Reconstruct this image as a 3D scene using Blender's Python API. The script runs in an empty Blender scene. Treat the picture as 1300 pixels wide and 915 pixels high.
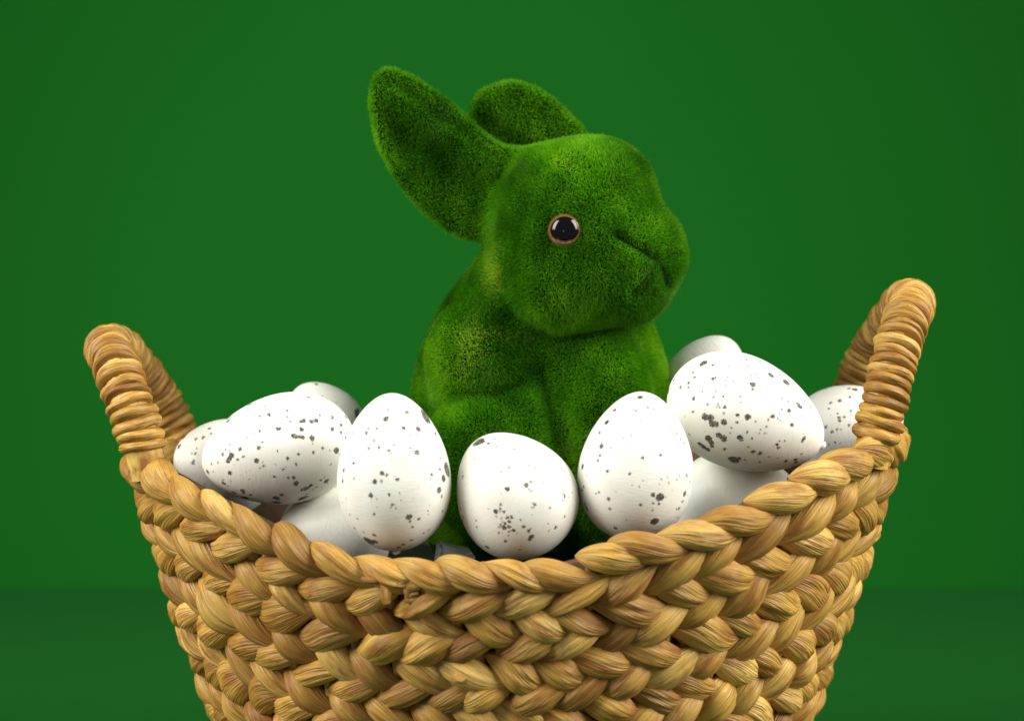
import bpy, bmesh, math, random
import numpy as np
from mathutils import Vector, Matrix, noise as mnoise

random.seed(7); rng = np.random.default_rng(7)
SC = bpy.context.scene
COL = SC.collection
R = math.radians

# ------------------------------------------------------------------ camera
F = 2903.0                       # focal length in photo pixels (photo 1300 x 915)
DIST, PITCH = 0.90, R(7.0)
TGT = Vector((0, 0, 0.20))
CF = Vector((0, math.cos(PITCH), -math.sin(PITCH)))
CU = Vector((0, math.sin(PITCH), math.cos(PITCH)))
CR = Vector((1, 0, 0))
CAM = TGT - CF * DIST
cam = bpy.data.cameras.new('camera'); co = bpy.data.objects.new('camera', cam); COL.objects.link(co)
co.location = CAM; co.rotation_euler = (R(90) - PITCH, 0, 0)
cam.sensor_width = 36; cam.lens = 36 * F / 1300
cam.clip_start = 0.05; cam.clip_end = 30
cam.dof.use_dof = True; cam.dof.focus_distance = 0.845; cam.dof.aperture_fstop = 9.0
SC.camera = co

# ------------------------------------------------------------------ light
W = bpy.data.worlds.new('World'); SC.world = W; W.use_nodes = True
W.node_tree.nodes['Background'].inputs[0].default_value = (1.0, 0.98, 0.93, 1)
W.node_tree.nodes['Background'].inputs[1].default_value = 0.23

def softbox(name, loc, aim, sx, sy, power, col=(1, 0.97, 0.92)):
    l = bpy.data.lights.new(name, 'AREA'); l.shape = 'RECTANGLE'; l.size = sx; l.size_y = sy
    l.energy = power; l.color = col; l.spread = R(82)
    o = bpy.data.objects.new(name, l); COL.objects.link(o)
    o.location = loc
    o.rotation_euler = (Vector(aim) - Vector(loc)).to_track_quat('-Z', 'Y').to_euler()
    return o
softbox('softbox_lamp', (-1.0, -0.40, 0.86), (0.08, 0.20, 0.14), 0.6, 1.1, 7.6)
softbox('softbox_lamp', (1.0, -0.36, 0.88), (0, 0.04, 0.15), 0.6, 1.1, 8.0)

SC.view_settings.view_transform = 'Standard'
SC.view_settings.look = 'None'
SC.view_settings.exposure = 0.0
SC.view_settings.gamma = 1.0
SC.view_settings.use_curve_mapping = False
SC.render.engine = 'CYCLES'
SC.cycles.max_bounces = 8
SC.cycles.use_denoising = True

# ------------------------------------------------------------------ helpers
def ray(px, py):
    return (CR * ((px - 650) / F) + CU * ((457.5 - py) / F) + CF)
def P(px, py, y):
    """point of the place seen at photo pixel (px,py) and lying at world depth y"""
    d = ray(px, py)
    return CAM + d * ((y - CAM.y) / d.y)
def proj(p):
    v = Vector(p) - CAM
    d = v.dot(CF)
    return 650 + F * v.dot(CR) / d, 457.5 - F * v.dot(CU) / d
def pxs(y):                       # metres per photo pixel at depth y
    return ((y - CAM.y) / math.cos(PITCH)) / F

def mesh_np(name, V, faces, smooth=True):
    me = bpy.data.meshes.new(name)
    V = np.asarray(V, dtype=np.float32)
    me.vertices.add(len(V)); me.vertices.foreach_set('co', V.ravel())
    faces = np.asarray(faces, dtype=np.int32)
    n, k = faces.shape
    me.loops.add(n * k); me.loops.foreach_set('vertex_index', faces.ravel())
    me.polygons.add(n)
    me.polygons.foreach_set('loop_start', np.arange(0, n * k, k, dtype=np.int32))
    me.polygons.foreach_set('loop_total', np.full(n, k, dtype=np.int32))
    if smooth: me.polygons.foreach_set('use_smooth', np.ones(n, dtype=bool))
    me.update(calc_edges=True); me.validate()
    return me
def obj(name, me, mat=None, parent=None):
    o = bpy.data.objects.new(name, me); COL.objects.link(o)
    if mat is not None and not me.materials: me.materials.append(mat)
    if parent is not None: o.parent = parent
    return o
def empty(name, loc=(0, 0, 0)):
    o = bpy.data.objects.new(name, None); COL.objects.link(o); o.location = loc
    o.empty_display_size = 0.02
    return o
def tag(o, label, cat, group=None):
    o['label'] = label; o['category'] = cat
    if group: o['group'] = group

class NT:
    def __init__(s, name):
        s.m = bpy.data.materials.new(name); s.m.use_nodes = True
        s.t = s.m.node_tree; s.t.nodes.clear()
        s.out = s.n('ShaderNodeOutputMaterial')
    def n(s, typ, **kw):
        nd = s.t.nodes.new(typ)
        for k, v in kw.items():
            if k.startswith('i_'):
                nd.inputs[int(k[2:])].default_value = v
            else: setattr(nd, k, v)
        return nd
    def l(s, a, b): s.t.links.new(a, b)
    def math(s, op, a, b=None, c=None, clamp=False):
        nd = s.n('ShaderNodeMath', operation=op); nd.use_clamp = clamp
        for i, v in enumerate((a, b, c)):
            if v is None: continue
            if isinstance(v, (int, float)): nd.inputs[i].default_value = v
            else: s.l(v, nd.inputs[i])
        return nd.outputs[0]
    def ramp(s, fac, stops, interp='LINEAR'):
        nd = s.n('ShaderNodeValToRGB'); cr = nd.color_ramp; cr.interpolation = interp
        while len(cr.elements) < len(stops): cr.elements.new(0.5)
        for e, (p, c) in zip(cr.elements, stops):
            e.position = p; e.color = (*c, 1) if len(c) == 3 else c
        s.l(fac, nd.inputs[0]); return nd.outputs[0]
    def mix(s, fac, a, b, blend='MIX'):
        nd = s.n('ShaderNodeMix', data_type='RGBA', blend_type=blend)
        for i, v in ((0, fac), (6, a), (7, b)):
            if isinstance(v, (int, float)): nd.inputs[i].default_value = v
            elif isinstance(v, tuple): nd.inputs[i].default_value = (*v, 1)
            else: s.l(v, nd.inputs[i])
        return nd.outputs[2]
    def noise(s, vec, scale, detail=2, rough=0.5, dim='3D'):
        nd = s.n('ShaderNodeTexNoise', noise_dimensions=dim)
        nd.inputs['Scale'].default_value = scale; nd.inputs['Detail'].default_value = detail
        nd.inputs['Roughness'].default_value = rough
        if vec is not None: s.l(vec, nd.inputs['Vector'])
        return nd
    def bsdf(s, **kw):
        b = s.n('ShaderNodeBsdfPrincipled')
        for k, v in kw.items():
            k = k.replace('_', ' ')
            inp = b.inputs[k]
            if isinstance(v, (int, float)): inp.default_value = v
            elif isinstance(v, tuple): inp.default_value = (*v, 1) if len(v) == 3 and inp.type == 'RGBA' else v
            else: s.l(v, inp)
        s.l(b.outputs[0], s.out.inputs[0]); return b
    def bump(s, h, strength, dist):
        nd = s.n('ShaderNodeBump'); nd.inputs['Strength'].default_value = strength
        nd.inputs['Distance'].default_value = dist; s.l(h, nd.inputs['Height']); return nd.outputs[0]

# ------------------------------------------------------------------ materials
def cloth_mat(name, col, col2):
    t = NT(name); tc = t.n('ShaderNodeTexCoord')
    n1 = t.noise(tc.outputs['Object'], 3.0, 3)
    mp = t.n('ShaderNodeMapping'); mp.inputs['Scale'].default_value = (40, 40, 900); t.l(tc.outputs['Object'], mp.inputs[0])
    n2 = t.noise(mp.outputs[0], 1.0, 2)
    c = t.mix(n1.outputs[0], col, col2)
    c2 = t.mix(t.math('MULTIPLY', n2.outputs[0], 0.25), c, (col[0] * .6, col[1] * .7, col[2] * .6))
    t.bsdf(Base_Color=c2, Roughness=0.85, Specular_IOR_Level=0.15)
    return t.m
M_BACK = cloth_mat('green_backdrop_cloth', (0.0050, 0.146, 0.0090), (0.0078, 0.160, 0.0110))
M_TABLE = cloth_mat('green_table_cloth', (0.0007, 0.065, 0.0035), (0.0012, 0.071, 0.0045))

def straw_mat(name, uscale=1.6, vscale=42, bump=0.5):
    t = NT(name)
    uv = t.n('ShaderNodeUVMap'); oi = t.n('ShaderNodeObjectInfo'); ge = t.n('ShaderNodeNewGeometry')
    rnd = t.math('FRACT', t.math('ADD', oi.outputs['Random'], ge.outputs['Random Per Island']))
    rnd2 = t.math('FRACT', t.math('MULTIPLY', rnd, 17.31))
    sp = t.n('ShaderNodeSeparateXYZ'); t.l(uv.outputs[0], sp.inputs[0])
    off = t.math('MULTIPLY', rnd, 90)
    def vec(us, vs):
        cb = t.n('ShaderNodeCombineXYZ')
        t.l(t.math('MULTIPLY', sp.outputs[0], us), cb.inputs[0])
        t.l(t.math('MULTIPLY', sp.outputs[1], vs), cb.inputs[1])
        t.l(off, cb.inputs[2]); return cb.outputs[0]
    fine = t.noise(vec(uscale, vscale * 1.7), 1.0, 3, 0.55)
    mid = t.noise(vec(uscale * .7, vscale * .8), 1.0, 2, 0.5)
    broad = t.noise(vec(2.0, 5.0), 1.0, 3, 0.6)
    spots = t.noise(vec(9.0, 60.0), 1.0, 2, 0.5)
    base = t.ramp(rnd, [(0, (0.20, 0.094, 0.017)), (0.15, (0.46, 0.262, 0.050)), (0.4, (0.56, 0.335, 0.066)), (0.55, (0.32, 0.165, 0.028)),
                        (0.75, (0.68, 0.450, 0.115)), (0.88, (0.47, 0.270, 0.056)), (1, (0.27, 0.150, 0.036))])
    c = t.mix(t.ramp(fine.outputs[0], [(0.30, (0.8,) * 3), (0.46, (0,) * 3)]), base, (0.15, 0.060, 0.012))
    c = t.mix(t.ramp(mid.outputs[0], [(0.54, (0,) * 3), (0.78, (0.45,) * 3)]), c, (0.76, 0.53, 0.155))
    c = t.mix(t.ramp(broad.outputs[0], [(0.46, (0,) * 3), (0.66, (0.85,) * 3)]), c, (0.25, 0.095, 0.017))
    c = t.mix(t.ramp(spots.outputs[0], [(0.68, (0,) * 3), (0.76, (0.7,) * 3)]), c, (0.11, 0.05, 0.02))
    h = t.math('ADD', t.math('MULTIPLY', fine.outputs[0], 0.5), mid.outputs[0])
    bp = t.bump(h, bump, 0.0024)
    t.bsdf(Base_Color=c, Roughness=0.44, Specular_IOR_Level=0.34, Normal=bp)
    return t.m
M_STRAW = straw_mat('dried_water_hyacinth', bump=0.5)
M_WRAP = straw_mat('wrapped_hyacinth', 3.0, 9, 0.45)
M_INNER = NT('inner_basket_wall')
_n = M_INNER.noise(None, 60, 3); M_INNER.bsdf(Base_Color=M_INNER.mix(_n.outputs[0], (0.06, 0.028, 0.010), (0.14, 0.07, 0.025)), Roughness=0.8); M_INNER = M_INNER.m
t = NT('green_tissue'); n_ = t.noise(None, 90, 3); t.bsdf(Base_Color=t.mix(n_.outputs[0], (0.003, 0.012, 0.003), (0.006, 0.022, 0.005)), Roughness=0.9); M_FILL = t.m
t = NT('amber_glass'); t.bsdf(Base_Color=(0.15, 0.055, 0.014), Roughness=0.12, Coat_Weight=1.0, Coat_Roughness=0.03); M_AMBER = t.m
t = NT('black_glass'); t.bsdf(Base_Color=(0.001, 0.001, 0.001), Roughness=0.04, Specular_IOR_Level=0.38); M_BLACK = t.m
t = NT('frosted_plastic'); t.bsdf(Base_Color=(0.45, 0.52, 0.50), Roughness=0.35, Transmission_Weight=0.75, IOR=1.3); M_PLASTIC = t.m
t = NT('flocked_skin'); t.bsdf(Base_Color=(0.010, 0.040, 0.003), Roughness=1.0, Specular_IOR_Level=0.0); M_SKIN = t.m
def fur_mat():
    t = NT('green_flock_fibre')
    at = t.n('ShaderNodeAttribute', attribute_name='tint')
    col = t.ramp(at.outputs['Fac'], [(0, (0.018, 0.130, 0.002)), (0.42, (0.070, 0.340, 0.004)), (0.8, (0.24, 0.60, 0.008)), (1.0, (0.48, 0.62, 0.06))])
    d = t.n('ShaderNodeBsdfDiffuse'); t.l(col, d.inputs[0])
    tr = t.n('ShaderNodeBsdfTranslucent'); t.l(col, tr.inputs[0])
    g = t.n('ShaderNodeBsdfGlossy'); g.inputs['Roughness'].default_value = 0.45; g.inputs[0].default_value = (0.60, 0.80, 0.20, 1)
    m1 = t.n('ShaderNodeMixShader'); m1.inputs[0].default_value = 0.68; t.l(d.outputs[0], m1.inputs[1]); t.l(tr.outputs[0], m1.inputs[2])
    m2 = t.n('ShaderNodeMixShader'); m2.inputs[0].default_value = 0.06; t.l(m1.outputs[0], m2.inputs[1]); t.l(g.outputs[0], m2.inputs[2])
    t.l(m2.outputs[0], t.out.inputs[0]); return t.m
M_FUR = fur_mat()

# ------------------------------------------------------------------ setting: backdrop and tabletop
def sheet(name, pts, w, mat):
    V = [];
    for y, z in pts: V += [(-w, y, z), (w, y, z)]
    Fc = [(2 * i, 2 * i + 1, 2 * i + 3, 2 * i + 2) for i in range(len(pts) - 1)]
    o = obj(name, mesh_np(name, V, Fc), mat); o['kind'] = 'structure'; return o
arc = [(0.75 + 0.15 * math.sin(a), -0.85 + 0.15 - 0.15 * math.cos(a)) for a in np.linspace(0, math.pi / 2, 12)]
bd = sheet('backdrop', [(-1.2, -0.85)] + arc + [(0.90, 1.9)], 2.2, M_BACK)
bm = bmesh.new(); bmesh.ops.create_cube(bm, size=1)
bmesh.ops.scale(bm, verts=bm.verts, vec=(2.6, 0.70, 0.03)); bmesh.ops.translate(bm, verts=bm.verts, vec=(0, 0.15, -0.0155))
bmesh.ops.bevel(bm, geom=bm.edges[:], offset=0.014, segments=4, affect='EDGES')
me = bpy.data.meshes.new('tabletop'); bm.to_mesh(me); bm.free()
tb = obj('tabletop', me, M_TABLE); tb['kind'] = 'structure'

# ------------------------------------------------------------------ basket
A0, B0 = 0.1475, 0.1190           # rim centre-line radii
SL = 0.31                          # taper per metre of height
RIM = np.array([(155, 566), (185, 572), (215, 588), (270, 618), (330, 645), (385, 676), (430, 690), (490, 700), (560, 698),
                (640, 699), (700, 700), (740, 693), (790, 675), (850, 660), (920, 637), (990, 606), (1060, 572), (1110, 545), (1150, 533)], float)
ROWH = 0.0116
def rad(z):
    k = 1 - SL * (0.165 - z) / A0
    return A0 * k, B0 * k
NT_ = 241
rimz = np.zeros(NT_)               # rim height for theta = pi .. 0 through the front
for i, th in enumerate(np.linspace(math.pi, 0, NT_)):
    z = 0.155
    for _ in range(6):
        a, b = rad(z)
        x, y = a * math.cos(th), -b * math.sin(th)
        px, _py = proj((x, y, z))
        z = P(px, np.interp(px, RIM[:, 0], RIM[:, 1]), y).z
    rimz[i] = z - 0.0055
rimz = np.convolve(np.pad(rimz, 6, mode='edge'), np.ones(13) / 13, mode='valid')
def rim_z(th):                     # theta measured with the front at +pi/2
    th = (th + math.pi) % (2 * math.pi) - math.pi
    u = (math.pi - abs(th)) / math.pi * (NT_ - 1)
    back = max(0, -math.sin(th))
    return float(np.interp(u, np.arange(NT_), rimz)) - .010 * min(1, back * 2)
_rw = np.array([1.12, .92, .90, 1.06, 1.06, 1.0, .95, 1.10, .92, 1.02, .96, 1.0, 1.0, 1.0, 1.0]); ROWF = np.concatenate([[0], np.cumsum(_rw)]); ROWF /= ROWF[-1]
def row_z(th, k):
    top = rim_z(th); bot = 0.007
    f = float(np.interp(k, np.arange(16), ROWF))
    mean = 0.157
    return top + (bot - top) * f
def wall(th, k, out=0.0):
    z = row_z(th, k); a, b = rad(z)
    n = Vector((math.cos(th) / a, -math.sin(th) / b, 0)).normalized()
    n = (n + Vector((0, 0, -SL))).normalized()
    return Vector((a * math.cos(th), -b * math.sin(th), z)) + n * out, n

basket = empty('wicker_basket', (0, 0, 0))
tag(basket, 'woven water hyacinth basket with two wrapped handles holding the eggs', 'basket')

def lobe_mesh(seed):
    r = random.Random(seed)
    NU, NV = 20, 40
    V, UV = [], []
    skew = r.uniform(0.70, 1.05); sbend = r.uniform(0.03, 0.11); fat = r.uniform(0.9, 1.08); pw = r.uniform(0.80, 1.12)
    ph = [r.uniform(0, 6.28) for _ in range(5)]; fr = [r.choice((4, 6, 7, 9, 11)) for _ in range(5)]
    cr = [(r.uniform(-1.2, 1.2), r.uniform(.03, .11), r.uniform(-.8, .8)) for _ in range(4)]; twist = r.uniform(.6, 1.6)
    for i in range(NU):
        u = i / (NU - 1)
        w = max(0.07, math.sin(math.pi * min(1, u ** skew * 0.98 + 0.01)) ** pw) * fat
        x = (u - 0.5)
        zc = sbend * math.sin(2 * math.pi * (u - 0.02)) + 0.02 * math.sin(7 * u + ph[0])
        yc = 0.50 * (math.sin(math.pi * (0.03 + 0.94 * u)) ** 0.8) - 0.52
        tw = twist * (u - 0.5)
        for j in range(NV):
            v = 2 * math.pi * j / NV
            rg = 1
            for q in range(5):
                rg += 0.014 * math.sin(fr[q] * v + ph[q] + 1.5 * u)
            for c0, dp_, sl_ in cr:
                dv = (v + tw * 0 - c0 - sl_ * (u - .5) + math.pi) % (2 * math.pi) - math.pi
                rg -= dp_ * math.exp(-(dv / .17) ** 2) * math.sin(math.pi * u)
            cy, cz = math.cos(v), math.sin(v)
            V.append((x, yc + 0.56 * w * rg * math.copysign(abs(cy) ** .85, cy), zc + 0.5 * w * rg * cz))
            UV.append((u, j / NV))
    Fc = []; FU = []
    for i in range(NU - 1):
        for j in range(NV):
            j2 = (j + 1) % NV
            Fc.append((i * NV + j, (i + 1) * NV + j, (i + 1) * NV + j2, i * NV + j2))
            v0, v1 = j / NV, (j + 1) / NV
            u0, u1 = i / (NU - 1), (i + 1) / (NU - 1)
            s0, s1 = twist * u0 / 6.28, twist * u1 / 6.28
            FU += [u0, v0 + s0, u1, v0 + s1, u1, v1 + s1, u0, v1 + s0]
    me = mesh_np('braid_strand', V, Fc)
    uv = me.uv_layers.new(name='UVMap'); uv.data.foreach_set('uv', FU)
    me.materials.append(M_STRAW)
    return me
NVAR = 14
LOBES = [lobe_mesh(100 + i) for i in range(NVAR)]
LV = []
for me in LOBES:
    a = np.empty(len(me.vertices) * 3, np.float32); me.vertices.foreach_get('co', a); LV.append(a.reshape(-1, 3))
LF = np.empty(len(LOBES[0].polygons) * 4, np.int32); LOBES[0].loops.foreach_get('vertex_index', LF); LF = LF.reshape(-1, 4)
LUV = np.empty(len(LOBES[0].loops) * 2, np.float32); LOBES[0].uv_layers[0].data.foreach_get('uv', LUV)

NROW = 15
# equal arc-length spacing of the strands round the ellipse
tt = np.linspace(0, 2 * math.pi, 2001)
sl = np.concatenate([[0], np.cumsum(np.hypot(np.diff(A0 * np.cos(tt)), np.diff(B0 * np.sin(tt))))])
PER = sl[-1]
NL = 44
rest_V, rest_F, rest_UV = [], [], []
nv0 = 0
for k in range(NROW):
    nl = NL if k else 50
    ph = random.random()
    sgn = -1 if k % 2 == 0 else 1
    for j in range(nl):
        s = (j + ph + random.uniform(-.16, .16)) / nl * PER
        th = float(np.interp(s % PER, sl, tt))
        kk = k + (0.5 if k else 0.30) + random.uniform(-.07, .07)
        p, n = wall(th, kk, 0.0015 if k else 0.0025)
        p2, _ = wall(th - 0.03, kk); p1, _ = wall(th + 0.03, kk)
        tx = (p2 - p1).normalized()                 # along the row (to picture right on the front)
        tz = n.cross(tx).normalized()
        if tz.z < 0: tz = -tz
        rowh = (wall(th, k + 1)[0] - wall(th, k)[0]).length
        pitch = (p2 - p1).length / 0.06 * (2 * math.pi / nl) * 1.0
        pitch = PER * (rad(p.z)[0] / A0) / nl
        al = sgn * R(random.uniform(15, 26) if k else random.uniform(9, 14))
        L = pitch * (random.uniform(1.62, 2.15) if k else random.uniform(1.85, 2.2)) * (1.0 if k else 1.0)
        wd = rowh * (min(1.75, max(1.05, random.gauss(1.20, .16))) if k else random.uniform(0.90, 1.06))
        th_ = 0.0096 * random.uniform(.8, 1.25) * (1.0 if k else 1.0)
        ax = tx * math.cos(al) + tz * math.sin(al); az = tz * math.cos(al) - tx * math.sin(al)
        flip = -1 if k % 2 else 1
        ax = (ax + n * 0.10).normalized(); ay = (n - ax * n.dot(ax)).normalized()
        Mx = Matrix(((ax.x * L * flip, ay.x * th_, az.x * wd, p.x), (ax.y * L * flip, ay.y * th_, az.y * wd, p.y),
                     (ax.z * L * flip, ay.z * th_, az.z * wd, p.z), (0, 0, 0, 1)))
        vi = random.randrange(NVAR)
        front = -math.sin(th) < 0.12 and row_z(th, k) > 0.056
        if front:
            o = obj('braid_strand', LOBES[vi], None, basket); o.matrix_local = Mx
        else:
            A = np.array(Mx)
            rest_V.append(LV[vi] @ A[:3, :3].T + A[:3, 3]); rest_F.append((LF if flip > 0 else LF) + nv0); rest_UV.append(LUV)
            nv0 += len(LV[vi])
me = mesh_np('braid_strand', np.concatenate(rest_V), np.concatenate(rest_F))
uvl = me.uv_layers.new(name='UVMap'); uvl.data.foreach_set('uv', np.concatenate(rest_UV))
o = obj('braid_strand', me, M_STRAW, basket); o['kind'] = 'stuff'

# inner wall shell with a floor
V = []; NS = 96; levels = [0.35, 2, 4, 6, 8, 10, 12, 14, 15]
for off in (-0.0045, -0.0075):
    for k in levels:
        for j in range(NS):
            V.append(wall(2 * math.pi * j / NS, k, off)[0])
Fc = []; nk = len(levels)
for s_ in range(2):
    for i in range(nk - 1):
        for j in range(NS):
            a, b = s_ * nk * NS + i * NS + j, s_ * nk * NS + i * NS + (j + 1) % NS
            q = (a, b, b + NS, a + NS); Fc.append(q if s_ == 0 else q[::-1])
for j in range(NS):
    a, b = j, (j + 1) % NS; Fc.append((b, a, a + nk * NS, b + nk * NS))
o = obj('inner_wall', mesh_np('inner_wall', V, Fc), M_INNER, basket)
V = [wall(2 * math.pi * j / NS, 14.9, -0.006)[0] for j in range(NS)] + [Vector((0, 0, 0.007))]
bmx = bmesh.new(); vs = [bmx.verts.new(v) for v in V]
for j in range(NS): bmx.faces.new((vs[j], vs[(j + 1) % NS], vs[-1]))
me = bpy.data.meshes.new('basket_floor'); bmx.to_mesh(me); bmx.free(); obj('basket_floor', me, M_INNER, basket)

# upright stakes glimpsed in the gaps of the braid
for j in range(64):
    th = math.pi * (j + 0.5) / 64 * 1.2 - 0.1 * math.pi
    V = []; wv = 0.0030
    ks = np.linspace(0.5, 14.5, 14)
    for k in ks:
        p, n = wall(th, k, -0.0010); p2, _ = wall(th + 0.01, k); tx = (p2 - p).normalized()
        V += [p - tx * wv - n * .004, p - tx * wv * .6 + n * .001, p + tx * wv * .6 + n * .001, p + tx * wv - n * .004]
    Fc = []; FU = []
    for i in range(13):
        for q in range(3):
            a = i * 4 + q; Fc.append((a, a + 1, a + 5, a + 4)); FU += [i / 13, q / 3, i / 13, (q + 1) / 3, (i + 1) / 13, (q + 1) / 3, (i + 1) / 13, q / 3]
    me = mesh_np('stake', V, Fc); ul = me.uv_layers.new(name='UVMap'); ul.data.foreach_set('uv', FU)
    obj('stake', me, M_WRAP, basket)

# handles: core with a strand wound round it
def catmull(pts, n):
    pts = [pts[0] * 2 - pts[1]] + pts + [pts[-1] * 2 - pts[-2]]
    out = []
    for i in range(1, len(pts) - 2):
        for q in range(n):
            t_ = q / n; a, b, c, d = pts[i - 1], pts[i], pts[i + 1], pts[i + 2]
            out.append(0.5 * ((2 * b) + (c - a) * t_ + (2 * a - 5 * b + 4 * c - d) * t_ ** 2 + (3 * b - a - 3 * c + d) * t_ ** 3))
    out.append(pts[-2]); return out
def ring_mesh(seed):
    r = random.Random(seed); NU, NV = 28, 10; V = []
    ph = [r.uniform(0, 6.28) for _ in range(4)]
    for i in range(NU):
        a = 2 * math.pi * i / NU
        rr = 1 + 0.03 * math.sin(2 * a + ph[0]) + 0.02 * math.sin(5 * a + ph[1]); dz = 0.10 * math.sin(a + ph[2]) + 0.05 * math.sin(3 * a + ph[3])
        mr = 0.30 * (1 + 0.16 * math.sin(3 * a + ph[1]))
        for j in range(NV):
            b = 2 * math.pi * j / NV
            q = rr * (0.74) + mr * math.cos(b)
            V.append((q * math.cos(a), q * math.sin(a), 0.5 * math.sin(b) * (1.06) + dz))
    Fc = []; FU = []
    for i in range(NU):
        for j in range(NV):
            i2, j2 = (i + 1) % NU, (j + 1) % NV
            Fc.append((i * NV + j, i2 * NV + j, i2 * NV + j2, i * NV + j2))
            FU += [i / NU * 2, j / NV, (i + 1) / NU * 2, j / NV, (i + 1) / NU * 2, (j + 1) / NV, i / NU * 2, (j + 1) / NV]
    me = mesh_np('wrap', V, Fc); ul = me.uv_layers.new(name='UVMap'); ul.data.foreach_set('uv', FU); me.materials.append(M_WRAP); return me
RINGS = [ring_mesh(i) for i in range(6)]
def handle(pts, rads, lab):
    cl = catmull(pts, 24); N = len(cl)
    arc = [0]
    for a, b in zip(cl, cl[1:]): arc.append(arc[-1] + (b - a).length)
    tot = arc[-1]
    def at(s):
        i = min(N - 2, max(0, int(np.searchsorted(arc, s) - 1))); f = (s - arc[i]) / max(1e-9, arc[i + 1] - arc[i])
        return cl[i].lerp(cl[i + 1], f), (cl[min(N - 1, i + 2)] - cl[max(0, i - 1)]).normalized()
    def frame(tn):
        x = Vector((1, 0, 0)); x = (x - tn * x.dot(tn)).normalized(); return x, tn.cross(x)
    V = []; NU = 60; NV = 16
    for i in range(NU + 1):
        p, tn = at(tot * i / NU); x, y = frame(tn); r_ = np.interp(i / NU, [0, .5, 1], rads) * 0.78
        for j in range(NV):
            a = 2 * math.pi * j / NV; V.append(p + x * math.cos(a) * r_ + y * math.sin(a) * r_)
    Fc = []; FU = []
    for i in range(NU):
        for j in range(NV):
            j2 = (j + 1) % NV; Fc.append((i * NV + j, i * NV + j2, (i + 1) * NV + j2, (i + 1) * NV + j))
            FU += [i / 8, j / NV, i / 8, (j + 1) / NV, (i + 1) / 8, (j + 1) / NV, (i + 1) / 8, j / NV]
    me = mesh_np('handle', V, Fc); ul = me.uv_layers.new(name='UVMap'); ul.data.foreach_set('uv', FU)
    h = obj('handle', me, M_WRAP, basket); h['label'] = lab
    s = 0.012
    while s < tot - 0.008:
        f = s / tot; mid = 1 - abs(2 * f - 1)
        pt = (0.0043 - 0.0020 * min(1, mid * 1.25)) * random.uniform(.85, 1.15)
        p, tn = at(s); x, y = frame(tn)
        r_ = np.interp(f, [0, .5, 1], rads) * random.uniform(.97, 1.04)
        tl = random.uniform(.0, .16); tn2 = (tn + x * tl * .6 + y * tl).normalized(); x, y = frame(tn2)
        rot = random.uniform(0, 6.28); xx = x * math.cos(rot) + y * math.sin(rot); yy = tn2.cross(xx)
        w_ = pt * (1.10 + .30 * max(0, mid - .55) / .45)
        Mx = Matrix(((xx.x * r_, yy.x * r_, tn2.x * w_, p.x), (xx.y * r_, yy.y * r_, tn2.y * w_, p.y), (xx.z * r_, yy.z * r_, tn2.z * w_, p.z), (0, 0, 0, 1)))
        o = obj('wrap', random.choice(RINGS), None, h); o.matrix_local = Mx
        s += pt
    return h
handle([P(190, 605, -.052), P(177, 552, -.052), P(160, 500, -.048), P(143, 455, -.034), P(138, 441, -.006), P(155, 446, .026), P(190, 490, .046), P(222, 545, .052), P(240, 590, .053)],
       (.0089, .0083, .0089), 'shorter handle beside the lying egg, wound with tan strands')
handle([P(1104, 590, -.052), P(1117, 533, -.052), P(1132, 470, -.049), P(1150, 410, -.038), P(1159, 384, -.010), P(1146, 388, .020), P(1115, 432, .044), P(1088, 487, .050), P(1068, 540, .053)],
       (.0090, .0082, .0090), 'taller handle rising above the half hidden egg, wound with tan strands')

# frayed strand ends, a cut stub and loose fibres on the outside of the weave
def on_wall(px, py):
    best = None
    for th in np.linspace(0.05, math.pi - .05, 160):
        for k in np.linspace(.5, 9, 60):
            p, n = wall(th, k, .005); q = proj(p); d = math.hypot(q[0] - px, q[1] - py)
            if best is None or d < best[0]: best = (d, p, n)
    return best[1], best[2]
def strip(pts, wid, bmx, uvl):
    rows = []
    for i, p in enumerate(pts):
        tn = (pts[min(i + 1, len(pts) - 1)] - pts[max(i - 1, 0)]).normalized()
        sd = tn.cross(Vector((.2, -1, .1))).normalized() * wid * (1 - .5 * i / len(pts)); nn = sd.cross(tn).normalized() * .0003
        rows.append([bmx.verts.new(p - sd + nn), bmx.verts.new(p + nn * 3), bmx.verts.new(p + sd + nn), bmx.verts.new(p + sd - nn), bmx.verts.new(p - sd - nn)])
    for i, (a, b) in enumerate(zip(rows, rows[1:])):
        for j in range(5):
            f = bmx.faces.new((a[j], a[(j + 1) % 5], b[(j + 1) % 5], b[j])); f.smooth = True
            for lp, uvv in zip(f.loops, ((i / 8, j / 5), (i / 8, (j + 1) / 5), ((i + 1) / 8, (j + 1) / 5), ((i + 1) / 8, j / 5))): lp[uvl].uv = uvv
def frayed(px, py, n, size, wid):
    p, nn = on_wall(px, py); bmx = bmesh.new(); uvl = bmx.loops.layers.uv.new('UVMap')
    for _ in range(n):
        d = Vector((random.uniform(-1, 1), 0, random.uniform(-1, .4))).normalized(); pts = []; q = p + Vector((random.uniform(-1, 1), 0, random.uniform(-1, 1))) * size * .35
        cu = random.uniform(-.22, .22)
        for i in range(8):
            pts.append(q + nn * size * .22 * math.sin(i / 7 * 2.4)); d = (d + Vector((d.z, 0, -d.x)) * cu + nn * random.uniform(-.15, .15)).normalized(); q = q + d * size / 7
        strip(pts, wid * random.uniform(.6, 1.2), bmx, uvl)
    me = bpy.data.meshes.new('frayed_end'); bmx.to_mesh(me); bmx.free(); return obj('frayed_end', me, M_STRAW, basket)
frayed(500, 745, 4, .008, .0024); frayed(522, 755, 3, .005, .0018)
p, nn = on_wall(585, 857); bmx = bmesh.new(); uvl = bmx.loops.layers.uv.new('UVMap')
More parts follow.
